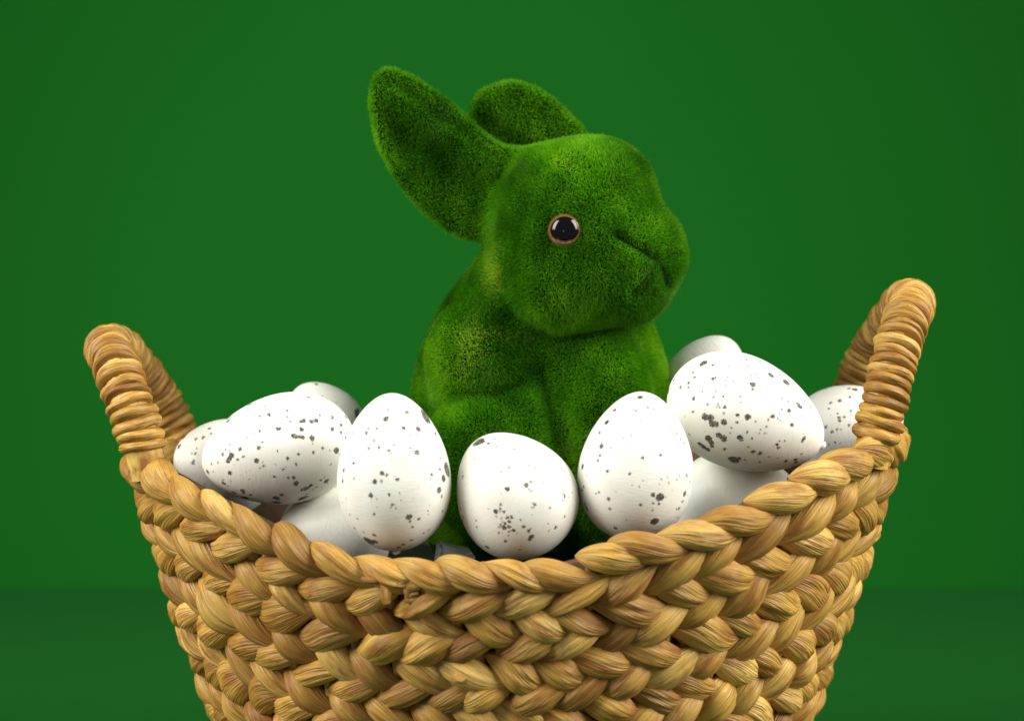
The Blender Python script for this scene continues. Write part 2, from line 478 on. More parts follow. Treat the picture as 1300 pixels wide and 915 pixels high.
bmesh.ops.create_cone(bmx, cap_ends=True, segments=14, radius1=.0026, radius2=.0022, depth=.006); bmesh.ops.bevel(bmx, geom=bmx.edges[:], offset=.0004, segments=1, affect='EDGES')
for v in bmx.verts: v.co *= 1 + .12 * mnoise.noise(v.co * 500)
me = bpy.data.meshes.new('cut_stub'); bmx.to_mesh(me); bmx.free(); o = obj('cut_stub', me, M_STRAW, basket); o.location = p; o.rotation_euler = (R(65), R(35), 0)

# ------------------------------------------------------------------ filling in the basket
V = []; NR, NA = 14, 64
for i in range(NR + 1):
    f = i / NR
    for j in range(NA):
        a = 2 * math.pi * j / NA; ea, eb = rad(0.115)
        x, y = (ea - .010) * f * math.cos(a), -(eb - .010) * f * math.sin(a)
        V.append((x, y, 0.116 + 0.004 * mnoise.noise(Vector((x * 90, y * 90, 0)))))
b0 = len(V)
for j in range(NA):
    a = 2 * math.pi * j / NA; ea, eb = rad(0.02); V.append(((ea - .012) * math.cos(a), -(eb - .012) * math.sin(a), 0.012))
Fc = []
for i in range(NR + 1):
    for j in range(NA):
        j2 = (j + 1) % NA; Fc.append((i * NA + j, i * NA + j2, (i + 1) * NA + j2, (i + 1) * NA + j))
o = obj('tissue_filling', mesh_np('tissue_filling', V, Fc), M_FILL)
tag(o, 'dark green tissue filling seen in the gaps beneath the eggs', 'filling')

# ------------------------------------------------------------------ eggs
def egg_profile(n):
    ts = np.cos(np.linspace(math.pi, 0, n))            # -1 blunt end .. +1 pointed end
    r = np.sqrt(np.clip(1 - ts ** 2, 0, 1)) * (1 - 0.155 * ts - 0.045 * ts ** 2 + 0.02)
    return ts, r / r.max()
def egg(px, py, y, Lpx, Wpx, ang, tilt, spots, zoom, label, seed, speck, nub=False):
    """Lpx, Wpx: half length/width in photo px; ang: image angle of the pointed end; tilt: pointed end towards the camera"""
    s = pxs(y); c = P(px, py, y); a, ti = R(ang), R(tilt)
    d = ray(px, py).normalized(); right = CR; up = right.cross(d).normalized(); rt = d.cross(up).normalized()
    ax = ((rt * math.cos(a) + up * math.sin(a)) * math.cos(ti) - d * math.sin(ti)).normalized()
    L, Wd = Lpx * s, Wpx * s
    ze = ax; xe = ze.orthogonal().normalized(); ye = ze.cross(xe)
    M3 = Matrix((xe, ye, ze)).transposed()
    ts, rr = egg_profile(49); NA = 64
    V = []; 
    for tz, r_ in zip(ts[1:-1], rr[1:-1]):
        for j in range(NA):
            q = 2 * math.pi * j / NA
            w = 1 + 0.004 * mnoise.noise(Vector((math.cos(q) * 2, math.sin(q) * 2, tz * 3 + seed)))
            V.append((r_ * Wd * math.cos(q) * w, r_ * Wd * math.sin(q) * w, tz * L))
    V += [(0, 0, -L), (0, 0, L)]
    nr = 47; bmx = bmesh.new(); vs = [bmx.verts.new(v) for v in V]
    for i in range(nr - 1):
        for j in range(NA):
            j2 = (j + 1) % NA; bmx.faces.new((vs[i * NA + j], vs[i * NA + j2], vs[(i + 1) * NA + j2], vs[(i + 1) * NA + j]))
    for j in range(NA):
        j2 = (j + 1) % NA; bmx.faces.new((vs[-2], vs[j2], vs[j])); bmx.faces.new((vs[-1], vs[(nr - 1) * NA + j], vs[(nr - 1) * NA + j2]))
    for f in bmx.faces: f.smooth = True
    me = bpy.data.meshes.new('egg'); bmx.to_mesh(me); bmx.free()
    o = bpy.data.objects.new('egg', me); COL.objects.link(o)
    o.location = c; o.rotation_mode = 'QUATERNION'; o.rotation_quaternion = M3.to_quaternion()
    # spots: where the photographed speck lies on this egg (local millimetres)
    loc = []
    inv = M3.transposed()
    if zoom:
        zx, zy, zs = zoom
        for (X, Y, r_) in spots:
            d2 = inv @ ray(zx + X / zs, zy + Y / zs); o2 = inv @ (CAM - c)
            # march against the egg profile
            D = Vector((d2.x / Wd, d2.y / Wd, d2.z / L)); O = Vector((o2.x / Wd, o2.y / Wd, o2.z / L))
            qa, qb, qc = D.dot(D), 2 * O.dot(D), O.dot(O) - 1
            disc = qb * qb - 4 * qa * qc
            if disc < 0: continue
            tt_ = (-qb - math.sqrt(disc)) / (2 * qa)
            for _ in range(3):
                h = O + D * tt_; tz = max(-.999, min(.999, h.z)); re = np.interp(tz, ts, rr); sc = re / math.sqrt(max(1e-6, 1 - tz * tz))
                D3 = Vector((d2.x / Wd / sc, d2.y / Wd / sc, d2.z / L)); O3 = Vector((o2.x / Wd / sc, o2.y / Wd / sc, o2.z / L))
                qa, qb, qc = D3.dot(D3), 2 * O3.dot(D3), O3.dot(O3) - 1; disc = qb * qb - 4 * qa * qc
                if disc < 0: break
                tt_ = (-qb - math.sqrt(disc)) / (2 * qa)
            if disc < 0: continue
            h = (o2 + d2 * tt_) * 1000
            nl_ = Vector((h.x / Wd ** 2, h.y / Wd ** 2, h.z / L ** 2)).normalized(); cs = max(.25, abs(nl_.dot(d2.normalized())))
            loc.append((h, r_ / zs * s * 1000 * 1.0 / cs ** .5))
    me.materials.append(egg_mat(loc, seed, speck))
    if nub:
        bmx = bmesh.new(); bmesh.ops.create_icosphere(bmx, subdivisions=3, radius=1)
        for v in bmx.verts:
            n_ = mnoise.noise(v.co * 2.1 + Vector((seed, 0, 0))); v.co *= (1 + .35 * n_); v.co.x *= .0016; v.co.y *= .0013; v.co.z *= .0011
        sg = nub
        for v in bmx.verts: v.co.z += sg * (L + .0002)
        for f in bmx.faces: f.smooth = True
        me2 = bpy.data.meshes.new('moulding_nub'); bmx.to_mesh(me2); bmx.free(); obj('moulding_nub', me2, M_EGGW, o)
    tag(o, label, 'egg', 'decorative eggs in the basket')
    return o
t = NT('egg_white_plastic'); t.bsdf(Base_Color=(0.78, 0.77, 0.71), Roughness=0.4, Subsurface_Weight=0.1); M_EGGW = t.m
def egg_mat(loc, seed, speck):
    t = NT('speckled_egg' if speck else 'plain_egg')
    tc = t.n('ShaderNodeTexCoord')
    mm = t.n('ShaderNodeVectorMath', operation='SCALE'); t.l(tc.outputs['Object'], mm.inputs[0]); mm.inputs['Scale'].default_value = 1000
    P0 = mm.outputs[0]
    wob = t.noise(P0, 1.9, 3, 0.7)
    sub = t.n('ShaderNodeVectorMath', operation='SUBTRACT'); t.l(wob.outputs['Color'], sub.inputs[0]); sub.inputs[1].default_value = (.5, .5, .5)
    scl = t.n('ShaderNodeVectorMath', operation='SCALE'); t.l(sub.outputs[0], scl.inputs[0]); scl.inputs['Scale'].default_value = 2.3
    add = t.n('ShaderNodeVectorMath', operation='ADD'); t.l(P0, add.inputs[0]); t.l(scl.outputs[0], add.inputs[1])
    Pw = add.outputs[0]
    low = t.noise(P0, 0.09, 2); off = t.n('ShaderNodeVectorMath', operation='ADD'); off.inputs[1].default_value = (seed * 13.1, seed * 3.7, 0); t.l(P0, off.inputs[0])
    grime = t.noise(off.outputs[0], 0.12, 3)
    brush = t.n('ShaderNodeMapping'); brush.inputs['Scale'].default_value = (0.25, 0.25, 2.4); t.l(off.outputs[0], brush.inputs[0])
    br = t.noise(brush.outputs[0], 1.0, 3)
    base = t.mix(t.ramp(grime.outputs[0], [(0.4, (0,) * 3), (0.75, (1,) * 3)]), (0.755, 0.755, 0.685), (0.70, 0.695, 0.615))
    h = t.math('MULTIPLY', br.outputs[0], 1.0)
    col = base
    if speck:
        cur = None
        for p, r_ in loc:
            dn = t.n('ShaderNodeVectorMath', operation='DISTANCE'); t.l(Pw, dn.inputs[0]); dn.inputs[1].default_value = p
            v = t.math('SUBTRACT', dn.outputs['Value'], r_ * 1.0)
            cur = v if cur is None else t.math('MINIMUM', cur, v)
        if cur is not None:
            m1 = t.ramp(t.math('ADD', t.math('MULTIPLY', cur, 2.5), 0.5, clamp=True), [(0.48, (1,) * 3), (0.78, (0,) * 3)])
        else: m1 = None
        # fine dust of specks in patches all over
        vo = t.n('ShaderNodeTexVoronoi', feature='F1'); vo.inputs['Scale'].default_value = 0.58; wa = t.n('ShaderNodeVectorMath', operation='ADD'); t.l(off.outputs[0], wa.inputs[0]); t.l(scl.outputs[0], wa.inputs[1]); t.l(wa.outputs[0], vo.inputs['Vector'])
        wv_ = t.n('ShaderNodeSeparateColor'); t.l(vo.outputs['Color'], wv_.inputs[0])
        rad_ = t.math('MULTIPLY', t.math('POWER', wv_.outputs[0], 4.2), 0.36 if loc else 0.42)
        patch = t.ramp(t.noise(off.outputs[0], 0.14, 2).outputs[0], [(0.40, (0,) * 3), (0.62, (1,) * 3)])
        rad2 = t.math('MULTIPLY', rad_, patch)
        m2 = t.ramp(t.math('SUBTRACT', vo.outputs['Distance'], rad2), [(0.0, (0.8,) * 3), (0.035, (0,) * 3)])
        tone = t.noise(P0, 1.0, 3, 0.65)
        ink = t.ramp(tone.outputs[0], [(0.40, (0.016, 0.014, 0.010)), (0.52, (0.07, 0.062, 0.047)), (0.64, (0.26, 0.24, 0.19))])
        col = t.mix(m2, col, (0.12, 0.11, 0.095))
        if m1 is not None: col = t.mix(t.math('MULTIPLY', m1, 0.95), col, ink)
    bp = t.bump(h, 0.22 if speck else 0.35, 0.0006)
    t.bsdf(Base_Color=col, Roughness=0.50 if speck else 0.33, Specular_IOR_Level=0.35, Normal=bp, Subsurface_Weight=0.06, Subsurface_Radius=(.004, .003, .002))
    return t.m

SE = [(448,80,18),(470,105,20),(487,120,14),(497,150,18),(505,172,18),(405,55,7),(403,138,9),(303,125,5),(292,172,14),(280,180,6),(383,220,11),(462,226,13),(198,225,6),(188,248,9),(240,223,6),(228,289,7),(200,330,6),(252,322,7),(332,310,6),(307,340,7),(455,349,13),(423,260,5),(553,250,6),(420,328,4),(118,406,6),(68,443,8),(62,500,7),(272,460,12),(295,468,8),(232,505,12),(352,492,9),(267,504,6),(532,467,7),(575,437,6),(612,435,20),(618,455,14),(595,485,14),(572,548,14),(585,580,6),(364,563,5),(210,575,12),(242,595,5),(308,573,8),(325,625,6),(318,638,6),(343,643,4),(228,676,7),(412,690,16),(463,700,7),(418,715,6),(512,657,5),(620,600,10),(100,678,4),(125,748,5),(172,769,5),(228,785,8),(200,818,20),(232,820,12),(189,846,8),(358,850,8),(382,835,8),(425,812,6),(430,742,5),(490,774,5),(515,760,5),(605,650,7),(590,660,5),(577,382,5)]
SF = [(258,110,22),(240,118,16),(277,112,14),(323,123,8),(380,145,7),(498,160,8),(110,225,8),(228,228,5),(465,284,8),(410,317,6),(85,340,10),(148,351,7),(583,406,17),(615,384,8),(452,432,14),(440,428,8),(408,539,8),(405,569,9),(374,586,16),(427,588,9),(377,619,6),(412,632,5),(452,631,11),(482,625,12),(468,655,11),(438,668,12),(407,679,8),(400,695,8),(430,697,15),(465,692,12),(417,657,6),(392,733,8),(463,724,8),(492,716,12),(460,752,5),(442,790,10),(520,735,4),(640,540,10),(630,560,7),(742,562,8),(845,475,9),(844,490,7),(844,622,7),(927,612,8),(920,700,8),(783,697,11),(565,690,11),(598,720,12),(610,703,6),(620,758,16),(606,774,13),(150,625,6),(148,650,7),(133,568,5),(245,694,7),(315,830,10),(532,588,5),(545,645,6),(325,569,4),(740,714,4),(645,290,6),(605,275,6)]
SG = [(425,65,11),(417,66,6),(230,210,12),(275,140,8),(188,270,7),(198,352,13),(197,340,8),(253,357,5),(190,403,8),(177,430,8),(90,465,10),(235,493,8),(185,615,7),(168,625,4),(96,585,6),(86,602,6),(240,655,10),(247,710,9),(105,685,6),(115,710,9),(72,690,6),(280,824,9),(365,508,7),(438,417,8),(544,398,9),(384,138,5),(400,143,5),(600,250,5),(635,271,5),(621,282,5),(660,308,5),(680,329,5),(423,203,4),(547,540,6),(582,526,4),(500,632,13),(541,645,23),(500,680,8),(532,684,7),(496,720,6),(427,689,9),(345,778,4),(508,787,22),(683,625,11),(721,620,12),(670,670,6),(650,710,7),(668,725,13),(710,670,6),(735,500,7),(695,520,8),(653,521,4),(714,553,4),(440,548,4),(380,575,5),(418,582,5),(637,713,5)]
SH = [(233,220,15),(222,230,10),(283,233,6),(70,289,9),(68,315,5),(182,300,7),(150,330,7),(285,308,10),(298,300,6),(370,237,4),(174,273,5),(148,356,6),(105,355,7),(37,378,10),(353,318,5),(354,349,5),(403,320,5),(505,340,15),(503,366,8),(605,288,13),(690,328,15),(600,215,14),(620,220,8),(493,290,5),(519,285,5),(470,205,5),(477,237,5),(545,210,5),(176,418,10),(225,378,5),(350,465,9),(338,405,6),(298,378,4),(290,410,5),(253,450,5),(312,450,6),(322,468,5),(308,468,4),(172,492,7),(240,520,18),(270,527,20),(280,558,18),(300,560,16),(344,549,16),(477,519,17),(420,508,9),(417,550,8),(385,580,5),(313,620,15),(343,640,18),(328,630,12),(260,640,18),(275,665,14),(278,680,10),(434,634,16),(440,645,10),(472,604,7),(500,638,6),(230,685,14),(255,700,12),(210,668,10),(350,697,8),(545,720,10),(503,712,9),(512,708,6),(400,757,22),(385,752,14),(430,748,9),(410,765,12),(463,757,5),(543,768,5),(600,826,6),(688,763,7),(745,770,8),(740,755,8),(638,672,8),(645,690,9),(652,655,5),(784,645,8),(790,635,8),(778,656,7),(722,562,10),(705,483,12),(760,457,12),(770,465,9),(752,448,8),(700,434,6),(668,414,5),(825,463,5),(618,515,12),(608,518,8),(580,572,6),(572,610,6),(547,590,5),(590,536,5),(520,545,6),(680,652,5),(593,740,5),(480,685,6),(588,355,5),(750,330,7),(770,345,7),(765,320,6)]
SB = [(340,168,9),(720,105,8),(720,122,7),(205,255,10),(200,275,9),(465,232,10),(470,242,8),(403,244,7),(583,211,8),(580,245,7),(440,178,6),(630,228,5),(793,238,8),(690,272,13),(670,280,10),(740,278,14),(770,272,14),(875,250,9),(870,260,7),(520,325,12),(535,322,8),(675,330,14),(622,372,14),(640,376,12),(660,378,12),(683,382,12),(742,385,15),(745,400,10),(872,327,13),(930,300,9),(928,349,9),(975,347,6),(900,465,18),(812,450,9),(752,480,10),(857,467,7),(960,385,7),(987,258,13),(1000,262,8),(962,250,8),(905,185,7),(278,457,11),(398,449,12),(420,412,7),(405,340,8),(95,357,8),(165,490,9),(185,460,7),(222,497,18),(208,520,16),(200,535,12),(263,524,7),(300,505,8),(385,531,16),(430,565,8),(408,582,6),(212,610,13),(423,540,5),(137,545,6),(92,553,6),(70,605,9),(175,678,10),(657,490,9),(585,517,11),(640,553,8),(641,560,6),(554,587,8),(500,636,9),(590,641,8),(623,641,10),(640,675,13),(640,685,10),(508,770,14),(520,777,10),(547,752,11),(515,802,14),(295,725,12),(300,740,8),(310,770,12),(345,752,8),(322,800,7),(700,712,14),(680,718,10),(720,705,10),(735,690,10),(833,665,13),(845,656,8),(680,775,14),(700,766,12),(665,785,8),(798,656,6),(866,553,6),(340,650,5),(520,470,6),(325,382,5),(365,356,5),(240,738,8)]
SJ = [(400,148,14),(352,140,9),(360,205,9),(280,235,14),(210,252,9),(196,294,8),(263,332,8),(275,365,12),(280,388,12),(316,362,10),(350,425,10),(260,457,9),(220,475,12),(292,460,7),(173,437,11),(197,575,9),(245,558,8),(178,658,12)]
SA = [(293,518,12),(235,530,10),(145,517,12),(105,590,14),(230,645,10),(212,715,14),(220,700,10),(340,450,9),(355,490,9),(330,790,10),(240,605,6)]
SCC = [(1028,220,14),(1035,240,18),(770,38,8),(1040,205,10)]
egg(500, 599, -.086, 101, 73, 92, 4, SE, (420, 490, 4.156), 'upright speckled egg with a large dark patch at its tip', 1, True, nub=-1)
egg(653, 627, -.084, 85, 77, 124, 6, SF, (560, 540, 5.383), 'tilted speckled egg at the centre front below the rabbit', 2, True)
egg(808, 592, -.080, 96, 74, 84, 2, SG, (720, 490, 4.576), 'upright sparsely speckled egg to the right of the tilted centre egg', 3, True)
egg(947, 526, -.052, 104, 73, -22, 6, SH, (840, 410, 4.36), 'densely speckled egg lying on top of a plain white egg', 4, True, nub=1)
egg(354, 571, -.050, 99, 71, 191, 6, SB, (250, 480, 5.08), 'large speckled egg lying on its side near the shorter handle', 5, True)
egg(285, 591, -.010, 67, 62, 165, 20, SA, (210, 470, 6.1), 'speckled egg mostly hidden behind the large lying egg by the shorter handle', 6, True)
egg(412, 538, .020, 60, 50, 125, 20, SCC, (250, 480, 5.08), 'pale egg peeking up between the large lying egg and the upright egg', 7, True)
egg(428, 684, -.045, 76, 72, 20, 40, [], None, 'plain satin white egg low beneath the large lying egg', 8, False)
egg(897, 482, .012, 62, 52, 60, 20, [], None, 'plain white egg peeking up behind the densely speckled egg', 9, False)
egg(1075, 545, .000, 74, 58, 18, 10, SJ, (1020, 470, 6.1), 'speckled egg half hidden behind the taller handle', 10, True)
egg(935, 645, -.035, 86, 76, 10, 20, [], None, 'plain white egg low beneath the densely speckled egg', 11, False)

# small frosted plastic block between two front eggs
bmx = bmesh.new(); bmesh.ops.create_cube(bmx, size=1)
for v in bmx.verts:
    v.co.x *= .013; v.co.y *= .009; v.co.z *= .011
    if v.co.z > 0 and v.co.x > 0: v.co.z -= .002
bmesh.ops.bevel(bmx, geom=bmx.edges[:], offset=.0012, segments=2, affect='EDGES')
me = bpy.data.meshes.new('plastic_block'); bmx.to_mesh(me); bmx.free()
o = obj('plastic_block', me, M_PLASTIC); o.location = P(577, 709, -.092); o.rotation_euler = (0.1, 0.12, 0.25)
tag(o, 'small frosted plastic block lying between the upright and tilted front eggs', 'plastic block')

# ------------------------------------------------------------------ rabbit
YB = 0.000
S = pxs(YB)
H = 0.0010
lo = np.array([P(440, 400, YB).x, YB - 0.085, 0.108]); hi = np.array([P(900, 400, YB).x, YB + 0.075, P(600, 60, YB).z + .004])
nx, ny, nz = [int(v) for v in np.ceil((hi - lo) / H)]
gx = (lo[0] + H * np.arange(nx)).astype(np.float32); gy = (lo[1] + H * np.arange(ny)).astype(np.float32); gz = (lo[2] + H * np.arange(nz)).astype(np.float32)
X, Y, Z = np.meshgrid(gx, gy, gz, indexing='ij')
dxc, dyc, dzc = X - CAM.x, Y - CAM.y, Z - CAM.z
dep = dyc * CF.y + dzc * CF.z
PX = 650 + F * dxc / dep
PY = 457.5 - F * (dyc * CU.y + dzc * CU.z) / dep
def D3(px, py, dpx): return P(px, py, YB + dpx * S)
def ell(px, py, dpx, rx, rz, ry, rot=0):
    """ellipsoid, radii in px: rx along picture x, rz along picture y, ry in depth; rot turns it in the picture plane (deg)"""
    c = D3(px, py, dpx); x, y, z = X - c.x, Y - c.y, Z - c.z
    if rot:
        a = R(rot); x, z = x * math.cos(a) + z * math.sin(a), -x * math.sin(a) + z * math.cos(a)
    qx, qy, qz = x / (rx * S), y / (ry * S), z / (rz * S)
    k0 = np.sqrt(qx * qx + qy * qy + qz * qz); k1 = np.sqrt((qx / (rx * S)) ** 2 + (qy / (ry * S)) ** 2 + (qz / (rz * S)) ** 2)
    return k0 * (k0 - 1) / np.maximum(k1, 1e-6)
def seg(a, b, ra, rb):
    a, b = D3(*a), D3(*b); ba = b - a; L2 = ba.length_squared
    h = np.clip(((X - a.x) * ba.x + (Y - a.y) * ba.y + (Z - a.z) * ba.z) / L2, 0, 1)
    return np.sqrt((X - a.x - h * ba.x) ** 2 + (Y - a.y - h * ba.y) ** 2 + (Z - a.z - h * ba.z) ** 2) - (ra + (rb - ra) * h) * S
def smin(a, b, k):
    k *= S; h = np.maximum(k - np.abs(a - b), 0) / k; return np.minimum(a, b) - h * h * k * 0.25
def smax(a, b, k): return -smin(-a, -b, k)
def poly2(pts):
    d = np.full(X.shape, 1e9, np.float32); s = np.ones(X.shape, np.float32); n = len(pts)
    for i in range(n):
        (ax, ay), (bx, by) = pts[i], pts[i - 1]
        ex, ey = bx - ax, by - ay; wx, wy = PX - ax, PY - ay
        h = np.clip((wx * ex + wy * ey) / (ex * ex + ey * ey), 0, 1)
        d = np.minimum(d, (wx - ex * h) ** 2 + (wy - ey * h) ** 2)
        c1, c2, c3 = PY >= ay, PY < by, ex * wy > ey * wx
        flip = (c1 & c2 & c3) | (~c1 & ~c2 & ~c3); s = np.where(flip, -s, s)
    return s * np.sqrt(d)
def smooth_poly(pts, n=3):
    out = []; N = len(pts)
    for i in range(N):
        a, b, c, d = [np.array(pts[(i + q) % N], float) for q in (-1, 0, 1, 2)]
        for q in range(3):
            t_ = q / 3; v = 0.5 * ((2 * b) + (c - a) * t_ + (2 * a - 5 * b + 4 * c - d) * t_ ** 2 + (3 * b - a - 3 * c + d) * t_ ** 3); out.append((float(v[0]), float(v[1])))
    return out
def chaikin(pts, n=3):
    for _ in range(n):
        q = []
        for i in range(len(pts)):
            a, b = pts[i], pts[(i + 1) % len(pts)]
            q += [(a[0] * .75 + b[0] * .25, a[1] * .75 + b[1] * .25), (a[0] * .25 + b[0] * .75, a[1] * .25 + b[1] * .75)]
        pts = q
    return pts
def ear(pts, dcen, thick, mid, hollow, ridge):
    sd = poly2(smooth_poly(pts, 2)) * S
    dd = (Y - YB) - dcen * S
    inn = np.clip(-sd / (34 * S), 0, 1); inn = inn * inn * (3 - 2 * inn)
    (ax, ay), (bx, by) = mid; ex, ey = bx - ax, by - ay
    h = np.clip(((PX - ax) * ex + (PY - ay) * ey) / (ex * ex + ey * ey), 0, 1)
    dm = np.sqrt((PX - ax - ex * h) ** 2 + (PY - ay - ey * h) ** 2)
    rid = np.exp(-(dm / 15) ** 2)
    off = inn * (hollow - ridge * rid) * S           # camera side pushed back into a hollow
    r_ = thick * S
    f = np.where(dd < 0, -(dd - off), dd)
    w0, w1 = sd + r_, np.where(dd < off, (off - dd) - 0.0, dd) - r_ * 0.8 * inn
    return np.minimum(np.maximum(w0, w1), 0) + np.sqrt(np.maximum(w0, 0) ** 2 + np.maximum(w1, 0) ** 2) - r_

f_ = ell(722, 283, -14, 98, 106, 92)                                 # skull
f_ = smin(f_, ell(710, 348, -52, 70, 77, 62), 40)                     # near cheek
f_ = smin(f_, ell(738, 346, -14, 76, 68, 80), 40)                     # jowl
f_ = smin(f_, ell(778, 300, -42, 80, 66, 70, -18), 40)                # muzzle
f_ = smin(f_, ell(772, 230, -16, 56, 50, 62, -20), 34)                # brow
f_ = smin(f_, ell(797, 332, -46, 63, 66, 60), 24)                     # muzzle core
f_ = smin(f_, ell(772, 348, -44, 68, 54, 66), 40)                     # jaw
f_ = smin(f_, ell(833, 308, -58, 31, 32, 34), 26)                     # nose
f_ = smin(f_, ell(840, 334, -48, 26, 26, 32), 22)                     # lip, far
f_ = smin(f_, ell(812, 350, -74, 34, 32, 32), 22)                     # lip, near
f_ = smin(f_, ell(792, 370, -46, 42, 34, 48), 30)                     # chin
# ears
e1 = ear([(490, 84), (520, 93), (560, 118), (600, 152), (632, 178), (664, 190), (700, 210), (700, 260), (660, 300), (612, 308), (575, 300), (540, 275), (515, 248), (496, 222), (476, 180), (467, 130), (472, 99)],
         -6, 11, ((498, 122), (622, 214)), 17, 13)
e2 = ear([(597, 132), (613, 111), (645, 101), (674, 107), (702, 122), (726, 145), (747, 172), (742, 230), (680, 238), (628, 205), (599, 160)], 52, 11, ((620, 125), (700, 190)), 8, 4)
f_ = smin(f_, e1, 26); f_ = smin(f_, e2, 22)
# body
b_ = ell(688, 560, 26, 174, 262, 108)
b_ = smin(b_, ell(672, 352, -8, 58, 90, 66), 40)                        # neck
b_ = smin(b_, ell(606, 458, -40, 66, 78, 52, 10), 24)                   # near shoulder
b_ = smin(b_, ell(612, 588, -62, 80, 92, 58), 10)                       # near thigh
b_ = smin(b_, ell(764, 560, -44, 70, 150, 66), 22)                      # far fore leg
b_ = smin(b_, ell(664, 600, -70, 54, 108, 46), 24)                      # near fore leg
f_ = smin(f_, b_, 14)
# carved lines of nose and mouth
GRO = [((784, 301, -100), (806, 314, -100), 4.0), ((806, 314, -100), (836, 333, -100), 4.5), ((836, 333, -100), (858, 321, -85), 2.8),
       ((836, 333, -100), (845, 360, -95), 4.2), ((836, 333, -100), (815, 360, -100), 3.2), ((815, 360, -100), (803, 369, -95), 1.8)]
gro = np.full(X.shape, 1e3, np.float32)
for a, b, r_ in GRO:
    ex, ey = b[0] - a[0], b[1] - a[1]
    h = np.clip(((PX - a[0]) * ex + (PY - a[1]) * ey) / (ex * ex + ey * ey), 0, 1)
    gro = np.minimum(gro, np.sqrt((PX - a[0] - ex * h) ** 2 + (PY - a[1] - ey * h) ** 2) - r_ * .55)
front = Y < (YB - 10 * S)
CRE = [((556, 486), (600, 497)), ((600, 497), (656, 490)), ((688, 468), (700, 560)), ((650, 398), (705, 428)), ((705, 428), (785, 414))]
cre = np.full(X.shape, 1e3, np.float32)
for a, b in CRE:
    ex, ey = b[0] - a[0], b[1] - a[1]
    h = np.clip(((PX - a[0]) * ex + (PY - a[1]) * ey) / (ex * ex + ey * ey), 0, 1)
    cre = np.minimum(cre, np.sqrt((PX - a[0] - ex * h) ** 2 + (PY - a[1] - ey * h) ** 2))
f_ = f_ + np.exp(-(cre / 8) ** 2) * front * 3.4 * S
carve = np.clip(1 - gro / 6.0, 0, 1) * front
f_ = f_ + carve * 3.6 * S + 4.0 * S
f_ = smax(f_, 0.1165 - Z, 6)
f_ = f_.astype(np.float32)

def surface_nets(f):
    ins = f < 0
    c = [ins[i:nx - 1 + i, j:ny - 1 + j, k:nz - 1 + k] for i in (0, 1) for j in (0, 1) for k in (0, 1)]
    cnt = sum(v.astype(np.int8) for v in c)
    act = (cnt > 0) & (cnt < 8)
    I, J, K = np.nonzero(act)
    idx = np.full(act.shape, -1, np.int32); idx[I, J, K] = np.arange(len(I))
    acc = np.zeros((len(I), 3), np.float32); num = np.zeros(len(I), np.float32)
    cor = [(i, j, k) for i in (0, 1) for j in (0, 1) for k in (0, 1)]
    for a in range(8):
        for b in range(a + 1, 8):
            A, B = np.array(cor[a]), np.array(cor[b])
            if np.abs(A - B).sum() != 1: continue
            fa = f[I + A[0], J + A[1], K + A[2]]; fb = f[I + B[0], J + B[1], K + B[2]]
            m = (fa < 0) != (fb < 0); tt_ = np.where(m, fa / np.where(m, fa - fb, 1), 0)
            acc += np.where(m[:, None], A + (B - A) * tt_[:, None], 0); num += m
    V = (np.stack([I, J, K], 1) + acc / num[:, None]) * H + lo
    Q = []
    for ax in range(3):
        sl0 = [slice(1, n - 1) for n in (nx, ny, nz)]; sl1 = list(sl0); sl0[ax] = slice(0, (nx, ny, nz)[ax] - 1); sl1[ax] = slice(1, (nx, ny, nz)[ax])
        a_, b_ = ins[tuple(sl0)], ins[tuple(sl1)]; ch = a_ != b_
        q = np.array(np.nonzero(ch)).T; o_ = np.ones(3, int); o_[ax] = 0; q = q + o_
        u, w = [d for d in range(3) if d != ax]
        def g(du, dw):
            r_ = q.copy(); r_[:, u] -= du; r_[:, w] -= dw; return idx[r_[:, 0], r_[:, 1], r_[:, 2]]
        quad = np.stack([g(1, 1), g(0, 1), g(0, 0), g(1, 0)], 1)
        fl = a_[ch]
        if ax == 1: fl = ~fl
        quad = np.where(fl[:, None], quad, quad[:, ::-1])
        Q.append(quad)
    Q = np.concatenate(Q); Q = Q[(Q >= 0).all(1)]
    return V.astype(np.float32), Q
RV, RQ = surface_nets(f_)
# keep the big connected body only is not needed: all primitives blend into one
rabbit = empty('rabbit_figure', (P(690, 700, YB).x, YB, 0.1165))
tag(rabbit, 'green flocked rabbit figure sitting among the eggs in the basket', 'rabbit figure')
ro = Vector(rabbit.location)
me = mesh_np('body', RV - np.array(ro, np.float32), RQ)
body = obj('body', me, M_SKIN, rabbit)

# the eye on the far side mirrors the near one across the plane of the face
HC = D3(722, 283, -14); LAT = Vector((0.57, 0.82, 0)).normalized()
def inside(p):
    i, j, k = [int(round(v)) for v in (np.array(p) - lo) / H]
    return 0 <= i < nx and 0 <= j < ny and 0 <= k < nz and f_[i, j, k] < 0
_p = None
for t_ in np.arange(-.085, .06, .0005):
    _p = P(717, 293, YB + t_)
    if inside(_p): break
_e = _p - HC; FARN = (_e - LAT * (2 * _e.dot(LAT))).normalized(); _r = 0.0
while inside(HC + FARN * _r): _r += .0004
FARE = HC + FARN * (_r - .0003)

